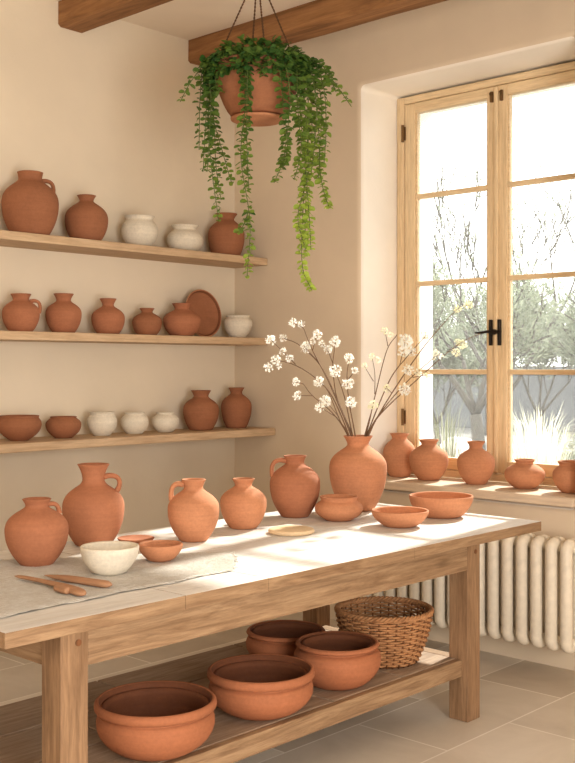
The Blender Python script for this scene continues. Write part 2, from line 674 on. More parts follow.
def jar_profile(H, m, n, b, rim, zm, zn, th=.008, flare=1.6, lip=.004):
    """outer and inner profile of a thrown jar; radii and heights in metres"""
    out = [(0, .004), (b * .8, .004), (b * .93, 0), (b, .003)]
    N, K = 14, 7
    core = [(b, .003)]
    for i in range(1, N + 1):
        t = i / N
        core.append((b + (m - b) * (1 - (1 - t) ** 2.1), .003 + (zm - .003) * t))
    for i in range(1, N + 1):
        q = i / N
        core.append((n + (m - n) * (1 - q ** 2.5), zm + (zn - zm) * q))
    for i in range(1, K + 1):
        u = i / K
        core.append((n + (rim - n) * u ** flare, zn + (H - lip - zn) * u))
    for _ in range(3):
        core = [core[0]] + [((core[i - 1][0] + 2 * core[i][0] + core[i + 1][0]) / 4, (core[i - 1][1] + 2 * core[i][1] + core[i + 1][1]) / 4)
                            for i in range(1, len(core) - 1)] + [core[-1]]
    out = out[:-1] + core + [(rim + lip * .4, H - lip * .4), (rim - th * .3, H), (rim - th, H - lip * .5)]
    inn = [(max(.004, r - th), max(th, z)) for r, z in reversed(core[1:-1])]
    return out + inn + [(0, th)]


def bowl_profile(H, R, b, th=.009, p=.62, foot=0.0, inturn=0.0):
    """open bowl: R at rim, b at base"""
    N = 16
    f = lambda t: b + (R - b) * (math.sin(t * PI / 2) ** p if p != 1 else t) - inturn * R * max(0, (t - .75) / .25) ** 2
    out = [(0, .004), (b * .85, .004), (b * .96, 0), (b, .003)]
    for i in range(1, N + 1):
        t = i / N
        out.append((f(t), foot + (H - foot - .003) * t))
    out += [(f(1) - th * .3, H), (f(1) - th, H - .003)]
    inn = []
    for i in range(N - 1, 1, -1):
        t = i / N
        inn.append((max(.004, f(t) - th * 1.1), max(th, foot + (H - foot) * t)))
    return out + inn + [(f(.12) * .6, th), (0, th)]


def handle_tube(pts, r0, r1=None):
    c = bez(pts, 22)
    r1 = r1 or r0
    n = len(c)
    rad = [r0 + (r1 - r0) * abs(2 * i / (n - 1) - 1) ** 2 for i in range(n)]
    return MB().tube(c, rad, 10, flat=1.25)


def put_pot(name, label, cat, group, pos, prof, mat, handle=None, rz=0.0, wob=.004):
    """single mesh, or Empty > body + handle"""
    body = MB().lathe(prof, wob=wob)
    if not handle:
        o = body.build(name, mat, smooth=True)
        o.location = pos
        o.rotation_euler = (0, 0, rz)
        return tag(o, label, cat, group)
    root = empty(name, pos, rz)
    tag(root, label, cat, group)
    body.build('body', mat, root, smooth=True)
    handle.build('handle', mat, root, smooth=True)
    return root


def jar_px(name, label, cat, group, pos, px_top, w, rim, neck, base, fm, fn, mat, handle=None, flare=1.6, wob=.004, th=.008):
    """sizes measured in photograph pixels at the jar's own distance"""
    d = dep(pos)
    s = d / F
    H = rim_z(px_top, rim / 2, d) - pos.z
    m_, n_, b_, r_ = w / 2 * s, neck / 2 * s, base / 2 * s, rim / 2 * s
    prof = jar_profile(H, m_, n_, b_, r_, fm * H, fn * H, flare=flare, th=th)
    hd = None
    rz = 0.0
    if handle:
        side, z_lo, z_hi, reach, yawoff, rad = handle  # heights as fractions of H, reach in max-radius units
        # handle lies in the x-z plane of the pot; the pot is turned so it shows on the given side
        outer = prof[3:39]

        def r_at(f):
            return min(outer, key=lambda q: abs(q[1] - f * H))[0]
        ri, ro = r_at(z_hi) - .003, r_at(z_lo) - .004
        zt, zb = z_hi * H, z_lo * H
        rr = reach * m_ - rad
        X = (8 * rr - ri - ro) / 6
        c0, c1, c2, c3 = (Vector(q) for q in ((ri, 0, zt), (X, 0, zt + .30 * (zt - zb)), (X, 0, zb + .42 * (zt - zb)), (ro, 0, zb)))
        hd = handle_tube([c0 * (1 - t) ** 3 + c1 * 3 * t * (1 - t) ** 2 + c2 * 3 * t * t * (1 - t) + c3 * t ** 3 for t in [i / 14 for i in range(15)]], rad, rad * 1.25)
        rz = YAW + (0 if side > 0 else PI) + yawoff
    return put_pot(name, label, cat, group, pos, prof, mat, hd, rz, wob)


def shelf_pos(px, k, x=-4.79):
    p = on_x(px, x)
    p.z = SH[k][1] + .0005
    return p


G1, G2, G3 = 'clay pots on the topmost wall shelf', 'clay pots on the middle wall shelf', 'clay pots on the lowest wall shelf'
# topmost shelf
jar_px('terracotta_jug', 'largest terracotta jug on the topmost shelf, small handle at its shoulder', 'jug', G1, shelf_pos(30.2, 1, -4.785), 170, 56, 25, 22.5, 36, .50, .86, M['clay_b'],
       handle=(1, .70, .87, .86, .45, .010))
jar_px('terracotta_jar', 'round terracotta jar with narrow flared neck, beside the large jug on top shelf', 'jar', G1, shelf_pos(86.5, 1), 194, 43, 18.4, 13, 27, .47, .86, M['clay_b'])
jar_px('cream_pot', 'cream wide-mouthed pot on the topmost shelf, the left and taller of two', 'pot', G1, shelf_pos(139.7, 1), 214.2, 37, 30, 26, 20, .50, .87, M['cream'], flare=1.2)
jar_px('cream_pot', 'cream squat pot on the topmost shelf, the right and lower of two', 'pot', G1, shelf_pos(184.9, 1), 223.6, 36.4, 27.5, 21, 22, .47, .82, M['cream'], flare=1.2)
jar_px('terracotta_jar', 'brown terracotta jar in the corner of the topmost shelf behind trailing vines', 'jar', G1, shelf_pos(226.2, 1), 212.2, 37, 22, 15, 27, .48, .84, M['clay_b'])
# middle shelf
jar_px('terracotta_jug', 'terracotta jug with a side handle at the left end of the middle shelf', 'jug', G2, shelf_pos(20.9, 2), 293.1, 37, 20, 15, 23, .48, .82, M['clay'],
       handle=(1, .50, .80, 1.08, .1, .009))
jar_px('terracotta_jar', 'tall-necked terracotta jar second from the left on the middle shelf', 'jar', G2, shelf_pos(63.6, 2), 293, 35.6, 19.5, 13.4, 22, .48, .80, M['clay'])
jar_px('terracotta_jar', 'terracotta jar with slim flared neck, third from the left on the middle shelf', 'jar', G2, shelf_pos(108.1, 2), 298, 33.4, 16.6, 10.5, 22, .44, .78, M['clay'])
jar_px('terracotta_jar', 'smallest terracotta jar on the middle shelf, low and round', 'jar', G2, shelf_pos(147, 2), 307.8, 29.8, 14.5, 10.3, 19.5, .48, .83, M['clay_b'])
jar_px('terracotta_jar', 'squat wide terracotta jar standing before the leaning plate', 'jar', G2, shelf_pos(181.8, 2, -4.755), 302.8, 38, 19.5, 13.4, 22, .46, .80, M['clay'])
jar_px('cream_pot', 'cream footed bowl-shaped pot at the right end of the middle shelf', 'pot', G2, shelf_pos(238, 2), 315, 28.6, 23.5, 22, 15, .68, .90, M['cream'], flare=1.2)
# leaning plate
pp = on_x(200.5, -4.868)
pD = .300
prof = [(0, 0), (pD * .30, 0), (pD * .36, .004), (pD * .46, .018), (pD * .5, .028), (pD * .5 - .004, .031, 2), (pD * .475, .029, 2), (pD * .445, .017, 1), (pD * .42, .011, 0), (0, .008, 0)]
pl = MB().lathe(prof, 64)
rot = Matrix.Rotation(PI / 2 - math.radians(9), 3, 'Y')
pl.v = [rot @ q for q in pl.v]
zmin = min(q.z for q in pl.v)
plo = pl.build('terracotta_plate', [M['clay_b'], M['clay_i'], M['clay_l']], smooth=True)  # lit rim and shaded inner ring painted in with clay tones
plo.location = (pp.x + min(0, 0), pp.y, SH[2][1] - zmin + .0005)
tag(plo, 'brown terracotta plate leaning upright against the wall on the middle shelf', 'plate', G2)
# lowest shelf
jar_px('terracotta_bowl', 'wide terracotta bowl at the left end of the lowest shelf', 'bowl', G3, shelf_pos(19.3, 3, -4.77), 414.6, 44, 39, 38, 19, .64, .90, M['clay_b'], flare=1.0)
jar_px('terracotta_bowl', 'smaller terracotta bowl with inward lip on the lowest shelf, beside cream pots', 'bowl', G3, shelf_pos(63.5, 3, -4.77), 415.8, 35.2, 26, 25, 18, .60, .93, M['clay_b'], flare=1.0)
CREAM_H = None
jar_px('cream_pot', 'largest of three cream pots on the lowest shelf, next to terracotta bowl', 'pot', G3, shelf_pos(102.1, 3, -4.77), 411.2, 29.5, 25.5, 23, 16, .54, .90, M['cream'], flare=1.0)
jar_px('cream_pot', 'middle of three round cream pots on the lowest shelf', 'pot', G3, shelf_pos(134.6, 3, -4.77), 411.7, 28, 20, 18.5, 16, .53, .91, M['cream'], flare=1.0)
jar_px('cream_pot', 'smallest of three cream pots on the lowest shelf, next to terracotta jars', 'pot', G3, shelf_pos(165.3, 3, -4.77), 411.7, 27.8, 17.5, 16.5, 15, .52, .90, M['cream'], flare=1.0)
jar_px('terracotta_jar', 'round terracotta jar with short neck on the lowest shelf', 'jar', G3, shelf_pos(201, 3, -4.77), 390, 36, 19.5, 14, 23, .49, .82, M['clay_b'])
jar_px('terracotta_jar', 'slender dark terracotta jar at the corner end of the lowest shelf', 'jar', G3, shelf_pos(236.3, 3, -4.77), 387.3, 31, 16, 10.8, 20, .51, .84, M['clay_b'])

# window sill jars
GS = 'terracotta jars on the window sill'


def sill_pos(px, y=4.97):
    p = on_y(px, y)
    p.z = .8585
    return p


jar_px('terracotta_jar', 'terracotta jar on the sill in the left corner of the recess, half behind its neighbour', 'jar', GS, sill_pos(399.5, 5.0), 432.7, 33, 19, 14, 20, .52, .87, M['clay_l'])
jar_px('terracotta_jar', 'broad round terracotta jar on the sill, overlapping the corner one', 'jar', GS, sill_pos(428.8), 438.7, 39, 19.6, 14, 21, .52, .86, M['clay_l'])
jar_px('terracotta_jar', 'terracotta jar with narrow neck on the sill below the left casement edge', 'jar', GS, sill_pos(475.9), 440.5, 37.4, 18, 12, 20, .50, .82, M['clay_l'])
jar_px('terracotta_pot', 'squat terracotta pot on the sill, low with short collar', 'pot', GS, sill_pos(524.7), 458.3, 40, 20.3, 16.4, 21, .48, .85, M['clay_l'])
jar_px('terracotta_pot', 'wide-mouthed terracotta pot on the sill cut by the right edge of the photo', 'pot', GS, sill_pos(573.5), 459.8, 41, 31, 27, 24, .55, .86, M['clay_l'], flare=1.2)

# ------------------------------------------------------------------ table
TX0, TX1, TY0, TY1, TZ = -3.56, -2.45, 1.534, 4.313, .80
table = tag(empty('work_table', ((TX0 + TX1) / 2, (TY0 + TY1) / 2, 0)), 'long oak work table with whitewashed top and slatted lower shelf', 'table')


def planks(mb, x0, x1, y0, y1, z0, z1, rows, joints, gap, bev, top_mi=0, side_mi=0):
    w = (x1 - x0) / rows
    for i in range(rows):
        a, b_ = x0 + i * w + gap / 2, x0 + (i + 1) * w - gap / 2
        ys = [y0] + joints[i] + [y1]
        for j in range(len(ys) - 1):
            mb.box(a, b_, ys[j] + (gap / 2 if j else 0), ys[j + 1] - (gap / 2 if j < len(ys) - 2 else 0), z0, z1, bev)


tt = MB()
planks(tt, TX0, TX1, TY0, TY1, TZ - .044, TZ, 4, [[2.35, 3.6], [3.05], [2.0, 3.75], [2.165, 2.53, 3.345]], .0012, .0025)
tt.box(TX0 + .01, TX1 - .01, TY0 + .01, TY1 - .01, TZ - .043, TZ - .004)
l = Vector(table.location)
tt.v = [q - l for q in tt.v]
tt.fm = []
for f in tt.f:
    a, b_, c_ = (tt.v[i] for i in f[:3])
    nrm = (b_ - a).cross(c_ - b_)
    nrm = nrm.normalized() if nrm.length else nrm
    tt.fm.append(0 if nrm.z > .5 else 1)
tt.build('tabletop', [M['top'], M['oak_y']], table)
LW = .095
lx = [(-3.44, -3.44 + LW), (-2.50 - LW, -2.50)]
ly = [(1.743, 1.743 + LW), (3.787, 3.787 + LW)]
for i, (a, b_) in enumerate(lx):
    for j, (c_, d_) in enumerate(ly):
        lg = part('leg', MB().box(a, b_, c_, d_, 0, TZ - .044, .004), M['oak_z'], table)
        if i == 1:
            yy = (c_ + d_) / 2 + .012
            pg = MB().tube([(b_ - .002, yy, .715), (b_ + .0025, yy, .715)], .010, 14)
            pg.v = [q - l for q in pg.v]
            pg.build('peg', M['wicker_d'], lg)
az0, az1 = .643, TZ - .044
part('apron', MB().box(-2.532, -2.502, ly[0][1], ly[1][0], az0, az1, .002), M['oak_y'], table)
part('apron', MB().box(-3.438, -3.408, ly[0][1], ly[1][0], az0, az1, .002), M['oak_y'], table)
part('apron', MB().box(lx[0][1], lx[1][0], ly[0][0] + .006, ly[0][0] + .034, az0, az1, .002), M['oak_x'], table)
part('apron', MB().box(lx[0][1], lx[1][0], ly[1][1] - .034, ly[1][1] - .006, az0, az1, .002), M['oak_x'], table)
LS = .262
ls = MB()
planks(ls, -3.42, -2.558, ly[0][0] + .002, ly[1][0] - .001, LS - .026, LS, 3, [[2.55, 3.3], [2.2, 3.62], [2.99, 3.415]], .009, .003)
ls.box(-3.40, -2.565, ly[0][1] + .004, ly[1][0] - .004, LS - .0262, LS - .018)  # unseen backing added to stop sun passing through the board gaps
# keep the boards clear of the left legs by starting just inside them
ls.v = [Vector((q.x, max(q.y, ly[0][1] + .001) if (q.x > lx[1][0] - .001 or q.x < lx[0][1] + .001) else q.y, q.z)) for q in ls.v]
part('lower_shelf', ls, M['plank'], table)
part('shelf_rail', MB().box(-2.56, -2.528, ly[0][1], ly[1][0] - .001, LS - .072, LS - .001, .003), M['oak_y'], table)
part('shelf_rail', MB().box(-3.42, -3.388, ly[0][1], ly[1][0], LS - .075, LS - .0265, .002), M['oak_y'], table)
part('shelf_rail', MB().box(lx[0][1], lx[1][0], ly[1][0], ly[1][0] + .06, LS - .085, LS, .002), M['oak_x'], table)
part('shelf_rail', MB().box(lx[0][1], lx[1][0], ly[0][0] + .03, ly[0][0] + .07, LS - .075, LS - .0265, .002), M['oak_x'], table)

# ------------------------------------------------------------------ pots on the table
GT = 'terracotta vessels on the table'
TZ_ = TZ + .0008


def tab_pos(px, bottom, base, z=TZ_):
    return on_z(px, bottom - base / 2 * (bottom - HY) / F, z)


jar_px('terracotta_jug', 'round terracotta jar with a tiny handle at left end of table', 'jug', GT, tab_pos(36.7, 568.3, 30), 496.7, 62.7, 27.8, 21, 31, .53, .87, M['clay'],
       handle=(1, .76, .90, .74, .5, .008))
jar_px('terracotta_jug', 'tallest terracotta jug with long neck and looped handle, left on table', 'jug', GT, tab_pos(93.4, 547.6, 36), 462.4, 61.5, 31, 21, 36, .46, .76, M['clay'],
       handle=(1, .66, .84, .90, .15, .0095), flare=2.6)
jar_px('terracotta_jug', 'medium terracotta jug with left handle at the middle of the table', 'jug', GT, tab_pos(193.5, 542.6, 28), 477.8, 51.5, 24, 18, 28, .50, .83, M['clay_l'],
       handle=(-1, .66, .91, .92, .1, .010))
jar_px('terracotta_jar', 'round terracotta jar without handle at the middle of the table', 'jar', GT, tab_pos(243.4, 529.8, 28), 477.2, 46.7, 22, 16, 28, .51, .84, M['clay_l'])
jar_px('terracotta_jug', 'terracotta jug with left handle standing beside the blossom vase', 'jug', GT, tab_pos(295, 518.3, 28), 454.5, 50.5, 22.6, 17.5, 28, .53, .86, M['clay'],
       handle=(-1, .66, .91, .97, .1, .010))
VASE = tab_pos(358, 512, 31)
jar_px('terracotta_vase', 'large terracotta vase holding white blossom branches', 'vase', GT, VASE, 434.6, 58, 29, 20, 31.6, .56, .86, M['clay_l'])
jar_px('terracotta_bowl', 'squat terracotta pot with collared mouth in front of the vase', 'bowl', GT, tab_pos(338.8, 521.9, 27), 493.8, 48.4, 38, 35, 27, .48, .82, M['clay_l'], flare=1.0)


def bowl_px(name, label, cat, group, pos, back_rim, w, base, mat, p=.62, inturn=0, th=.009):
    d = dep(pos)
    s = d / F
    H = rim_z(back_rim, w / 2, d) - pos.z
    return put_pot(name, label, cat, group, pos, bowl_profile(H, w / 2 * s, base / 2 * s, th, p, 0, inturn), mat)


bowl_px('terracotta_bowl', 'shallow terracotta bowl nearest the front edge of the table', 'bowl', GT, tab_pos(400, 528.3, 29), 505.9, 57.5, 30, M['clay_l'], .85)
bowl_px('terracotta_bowl', 'wide terracotta bowl nearest the right end of the table', 'bowl', GT, tab_pos(441, 518.8, 35), 491.2, 64, 38, M['clay_l'], .8)
bowl_px('cream_bowl', 'cream glazed bowl on the woven cloth', 'bowl', None, tab_pos(109.7, 575.7, 28, TZ_ + .006), 540.6, 58.5, 30, M['cream'], .85)
bowl_px('terracotta_bowl', 'small terracotta bowl on the table beside the cream bowl', 'bowl', GT, tab_pos(160.5, 562.4, 20, TZ_ + .006), 539.6, 44.5, 21, M['clay_l'], .85)
# flat dish behind the cream bowl
pd = on_z(136, 541.5, TZ_ + .006)
dd = dep(pd) / F
put_pot('terracotta_dish', 'flat terracotta dish behind the cream bowl', 'dish', None, pd,
        [(0, .002), (15 * dd, .002), (17 * dd, .006), (18.5 * dd, .014), (18 * dd, .016), (16 * dd, .012), (0, .010)], M['clay'])
# pale round slab
ps = on_z(291.5, 532.8, TZ_)
sd = dep(ps) / F
put_pot('clay_slab', 'round pale clay slab lying on the table before the jug', 'slab', None, ps,
        [(0, 0), (21.5 * sd, 0), (23 * sd, .003), (23.3 * sd, .012), (22.6 * sd, .017), (21.5 * sd, .0185), (0, .0185)], M['slab'], wob=.012)

# woven cloth
q00, q10, q11, q01 = (on_z(*p, TZ_) for p in ((-120, 643), (234, 570.5), (233, 552.5), (-60, 562)))
NU, NV = 90, 36
cv, cf = [], []
for i in range(NU + 1):
    for j in range(NV + 1):
        u, v = i / NU, j / NV
        p = (q00 * (1 - u) + q10 * u) * (1 - v) + (q01 * (1 - u) + q11 * u) * v
        e = .012 * noise.noise(Vector((p.x * 9, p.y * 9, 1)))
        p = p + Vector((e * (1 if v > .5 else -1) * (abs(2 * v - 1)), 1.6 * e * u ** 6, 0))
        p.x = max(p.x, TX0 + .006)
        p.x = min(p.x, TX1 - .006)
        p.z = TZ_ + .0062 + .0022 * noise.noise(p * 34) + .0012 * noise.noise(p * 90) - (.0035 if v in (0, 1) else 0)
        cv.append(p)
for i in range(NU):
    for j in range(NV):
        a = i * (NV + 1) + j
        cf.append((a, a + NV + 1, a + NV + 2, a + 1))
lo = on_z(80, 590, TZ_)
cl = MB().add(cv, cf)
# frayed threads along the right-hand end
cm = cl.build('woven_cloth', M['cloth'], smooth=True, loc=lo)
tag(cm, 'white rough woven cloth runner lying on the left half of the table', 'cloth')
fg = MB()
for k in range(26):
    v = (k + .5) / 26
    p = q10 * (1 - v) + q11 * v
    L = .010 + .010 * random.random()
    dr = Vector((random.uniform(-.012, .012), L, 0))
    fg.tube([p + Vector((0, -.006, .003)), p + dr * .5 + Vector((0, 0, .003)), p + dr + Vector((0, 0, .0018))], .0012, 4)
fg.v = [q - lo for q in fg.v]
fg.build('fringe', M['cloth'], cm)


# wooden tools on the cloth
def tool(name, label, a, b_, prof, bend=0.0, flat=.6, zoff=.0, group='wooden clay tools on the cloth'):
    """a, b_: world end points; prof: list of radii along it"""
    A, B = Vector(a), Vector(b_)
    mid = (A + B) / 2
    L = (B - A).length
    ang = math.atan2(B.y - A.y, B.x - A.x)
    n = 26
    pts, rad = [], []
    for i in range(n + 1):
        t = i / n
        k = t * (len(prof) - 1)
        j = min(int(k), len(prof) - 2)
        r = prof[j] + (prof[j + 1] - prof[j]) * (k - j)
        if i in (0, n):
            r *= .35
        elif i in (1, n - 1):
            r *= .8
        pts.append(((t - .5) * L, bend * L * (1 - (2 * t - 1) ** 2), 0))
        rad.append(r)
    mb = MB().tube(pts, rad, 12)
    mb.v = [Vector((q.x, q.y, q.z * flat)) for q in mb.v]
    zb = -min(q.z for q in mb.v)
    mb.v = [q + Vector((0, 0, zb)) for q in mb.v]
    o = mb.build(name, M['tool'], smooth=True)
    o.location = (mid.x, mid.y, TZ_ + .0065 + zoff)
    o.rotation_euler = (0, 0, ang)
    return tag(o, label, 'tool', group)


tool('modelling_stick', 'long curved wooden modelling stick with slim tip lying on the cloth', on_z(15, 578.5, TZ_ + .01), on_z(84, 597, TZ_ + .01), [.009, .010, .011, .013, .017, .020, .019], .05)
tool('wooden_knife', 'broad wooden clay knife with round handle, behind the modelling stick', on_z(44, 577.5, TZ_ + .01), on_z(111, 587.5, TZ_ + .01), [.004, .011, .017, .019, .019, .019, .019], 0, .6)
tool('wooden_peg', 'short rounded wooden peg beside the modelling stick', on_z(56, 590.5, TZ_ + .01), on_z(69, 593.8, TZ_ + .01), [.013, .015, .014], 0, .8)

# ------------------------------------------------------------------ bowls and basket on the lower shelf
GL = 'large terracotta bowls on the table\'s lower shelf'


def big_bowl(label, px, bottom, back_rim, w, base, collar, belly):
    """belly: body width / rim width; collar: rim band height fraction"""
    z = LS + .0008
    pos = tab_pos(px, bottom, base, z)
    d = dep(pos)
    s = d / F
    H = rim_z(back_rim, w / 2, d) - z
    R, b_ = w / 2 * s, base / 2 * s
    root = tag(empty('terracotta_bowl', pos), label, 'bowl', GL)
    zc = H * (1 - collar)
    Rb = R * belly
    zm = zc * .74
    N = 14
    out = [(0, .004), (b_ * .85, .004), (b_ * .96, 0), (b_, .003)]
    for i in range(1, N + 1):
        t = i / N
        out.append((b_ + (Rb - b_) * math.sin(t * PI / 2) ** .85, zm * (.72 * t + .28 * (1 - math.cos(t * PI / 2)))))
    rn = R - .019
    for i in range(1, 7):
        t = i / 6
        out.append((Rb + (rn - Rb) * (1 - math.cos(t * PI / 2)), zm + (zc - zm) * math.sin(t * PI / 2)))
    out += [(rn, zc + .004), (rn - .002, zc + .02)]
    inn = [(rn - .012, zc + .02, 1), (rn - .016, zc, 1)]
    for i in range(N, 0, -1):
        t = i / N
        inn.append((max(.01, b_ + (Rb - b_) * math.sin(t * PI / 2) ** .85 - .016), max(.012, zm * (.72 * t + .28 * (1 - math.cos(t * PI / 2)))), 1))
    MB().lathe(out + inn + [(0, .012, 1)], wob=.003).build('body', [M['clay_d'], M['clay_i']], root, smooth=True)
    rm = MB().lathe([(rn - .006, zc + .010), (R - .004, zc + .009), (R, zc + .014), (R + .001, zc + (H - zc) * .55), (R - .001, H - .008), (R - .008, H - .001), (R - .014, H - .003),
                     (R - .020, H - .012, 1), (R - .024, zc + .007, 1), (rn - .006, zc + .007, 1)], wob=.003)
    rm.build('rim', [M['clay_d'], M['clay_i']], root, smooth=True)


big_bowl('largest dark terracotta bowl on the lower shelf, nearest the left table leg', 155.7, 761.5, 679.4, 122, 64, .24, .97)
big_bowl('second large terracotta bowl on the lower shelf, between the nearest bowl and round-bellied one', 261, 720.8, 652.8, 107, 52, .26, .975)
big_bowl('round-bellied terracotta bowl on the lower shelf in front of the wicker basket', 337.3, 691, 630, 83, 46, .17, 1.055)
big_bowl('terracotta bowl at the back of the lower shelf, half hidden', 286, 668.5, 619, 79, 42, .2, 1.02)

# wicker basket
bz = LS + .0008
bp = tab_pos(384, 668.6, 62, bz)
bs = dep(bp) / F
bH = rim_z(597, 48.5, dep(bp)) - bz
bR, bb = 47 * bs, 32 * bs
bk = tag(empty('wicker_basket', bp), 'woven brown wicker basket at the right end of the lower shelf', 'basket')
NS = 34


def brad(z):
    t = z / bH
    return bb + (bR - bb) * (1 - (1 - t) ** 1.7)


wv = MB()
rows = 19
for r in range(rows):
    z = .012 + (bH - .03) * r / (rows - 1)
    pts = []
    n = NS * 5
    for i in range(n):
        a = 2 * PI * i / n
        rr = brad(z) + .0055 * math.sin(a * NS / 2 + PI * r)
        pts.append((rr * math.cos(a), rr * math.sin(a), z + .0012 * math.sin(a * 7 + r)))
    wv.loop_tube(pts, .0050, 6)
wv.build('weave', M['wicker'], bk, smooth=True)
st = MB()
for k in range(NS):
    a = 2 * PI * (k + .5) / NS
    st.tube([(brad(z) * math.cos(a), brad(z) * math.sin(a), z) for z in [bH * i / 6 for i in range(7)]], .004, 6)
st.build('stakes', M['wicker_d'], bk, smooth=True)
rmb = MB()
for ph in (0, 2 * PI / 3, 4 * PI / 3):
    pts = []
    n = 220
    for i in range(n):
        a = 2 * PI * i / n
        rr = brad(bH - .006) + .007 * math.cos(a * 22 + ph)
        pts.append((rr * math.cos(a), rr * math.sin(a), bH - .007 + .007 * math.sin(a * 22 + ph)))
    rmb.loop_tube(pts, .0062, 6)
rmb.build('rim', M['wicker'], bk, smooth=True)
MB().lathe([(0, 0), (bb * .97, 0), (bb, .006), (bb * .96, .012), (0, .012)], 48).build('base', M['wicker_d'], bk)

# ------------------------------------------------------------------ radiator
rad = tag(empty('radiator', (-3.0, 4.66, .12)), 'cream column radiator on the wall under the window sill', 'radiator')
rz0, rz1 = .126, .676
RD = .052  # half depth between front and rear tubes
pitch = .081
x = -3.70


def rad_column():
    mb = MB()
    r = .029
    zt, zb = rz1 - r, rz0 + r
    for sy in (-1, 1):
        c = []
        # tube with rounded shoulder turning towards the hub
        for k in range(7):
            a = PI / 2 * k / 6
            c.append((0, sy * (RD - .03 * (1 - math.cos(PI / 2 - a))), zt - .03 + .03 * math.sin(PI / 2 - a)))
        c = [(0, sy * .0, zt)] + c
        for k in range(7):
            a = PI / 2 * k / 6
            c.append((0, sy * (RD - .03 * (1 - math.cos(a))), zb + .03 - .03 * math.sin(a)))
        c.append((0, 0, zb))
        mb.tube(c, r, 12)
    mb.tube([(-pitch / 2, 0, zt - .018), (pitch / 2, 0, zt - .018)], .024, 12)
    mb.tube([(-pitch / 2, 0, zb + .018), (pitch / 2, 0, zb + .018)], .024, 12)
    return mb


colm = None
i = 0
while x < -2.45:
    if colm is None:
        mbc = rad_column()
        mbc.v = [q - Vector((0, 0, .12)) for q in mbc.v]
        colm = mbc.build('radiator_column', M['rad'], rad, smooth=True)
        c_ = colm
    else:
        c_ = colm.copy()
        COL.objects.link(c_)
        c_.parent = rad
    c_.location = (x + 3.0, 0, 0)
    x += pitch
    i += 1
for bx in (-3.45, -2.75):
    b = MB().box(bx - .015, bx + .015, 4.66, YR - .001, .60, .63)
    part('bracket', b, M['rad'], rad)
    part('bracket', MB().box(bx - .015, bx + .015, 4.66, YR - .001, .17, .20), M['rad'], rad)

# ------------------------------------------------------------------ hanging planter
HYp = 3.525
hk = on_y(257.5, HYp)
hd = dep(hk)
hs = hd / F
z_rim, z_bot = EYE + (HY - 66) * hs, EYE + (HY - 121) * hs
plant = tag(empty('hanging_planter', (hk.x, hk.y, z_bot)), 'terracotta hanging planter with trailing green vines on brown cords', 'plant')
Hp = z_rim - z_bot
Rr, Rb = 43 * hs, 27 * hs
prof = [(0, .02), (Rb * .9, .02), (Rb, .024)]
for i in range(1, 13):
    t = i / 12
    prof.append((Rb + (Rr - Rb) * math.sin(t * PI / 2) ** .8, .024 + (Hp - .03) * t))
prof += [(Rr + .006, Hp - .012), (Rr + .006, Hp), (Rr - .008, Hp + .002), (Rr - .014, Hp - .02), (Rr * .9, Hp - .05)]
MB().lathe(prof).build('pot', M['clay_b'], plant, smooth=True)  # browner clay puts the pot's shadow into its colour
MB().lathe([(0, 0), (Rb * .92, 0), (Rb * .99, .004), (Rb * 1.0, .012), (Rb * .8, .016), (Rb * .72, .021)]).build('saucer', M['clay_l'], plant, smooth=True)  # lighter clay paints in the light on the saucer's underside
MB().lathe([(Rr * .93, Hp - .04), (Rr * .6, Hp - .025), (0, Hp - .02)]).build('soil', M['soil'], plant, smooth=True)
zk = 3.345 - z_bot
for k in range(4):
    a = YAW + math.radians(12) + PI / 2 * k
    e = Vector((math.cos(a) * Rr * .97, math.sin(a) * Rr * .97, Hp))
    tp = Vector((0, 0, zk))
    pts = [e + (tp - e) * (i / 30) for i in range(31)]
    cb = MB()
    for ph in (0, PI):
        tw = []
        for i in range(121):
            t = i / 120
            q = e + (tp - e) * t
            tw.append(q + Vector((math.cos(t * 90 + ph), math.sin(t * 90 + ph), 0)) * .0022)
        cb.tube(tw, .0026, 5)
    cb.build('cord', M['cord'], plant, smooth=True)
hb = MB().tube([(0, 0, zk - .01), (0, 0, 3.392 - z_bot)], .005, 8)
hb.loop_tube([(.016 * math.cos(2 * PI * i / 20), 0, zk - .004 + .016 * math.sin(2 * PI * i / 20)) for i in range(20)], .004, 6)
hb.build('hook', M['iron'], plant)

BASE = Vector(plant.location)


def leaf_geo(mb, tones, p, d, nrm, L, W, tone):
    """rounded slightly cupped leaf: 7-vertex fan"""
    d = d.normalized()
    s = d.cross(nrm)
    s = s.normalized() if s.length > 1e-5 else d.orthogonal().normalized()
    n = s.cross(d)
    pr = [(0, 0, 0), (.25, .40, .10), (.6, .5, .12), (.88, .3, .04), (1, 0, -.06), (.88, -.3, .04), (.6, -.5, .12), (.25, -.40, .10), (.55, 0, 0)]
    vs = [p + d * (a * L) + s * (b * W) + n * (c * L) for a, b, c in pr]
    mb.add(vs, [(8, 0, 1), (8, 1, 2), (8, 2, 3), (8, 3, 4), (8, 4, 5), (8, 5, 6), (8, 6, 7), (8, 7, 0)], 1)
    tones += [tone] * len(vs)


def finish_tone(o, tones):
    a = o.data.attributes.new('tone', 'FLOAT', 'POINT')
    a.data.foreach_set('value', tones)


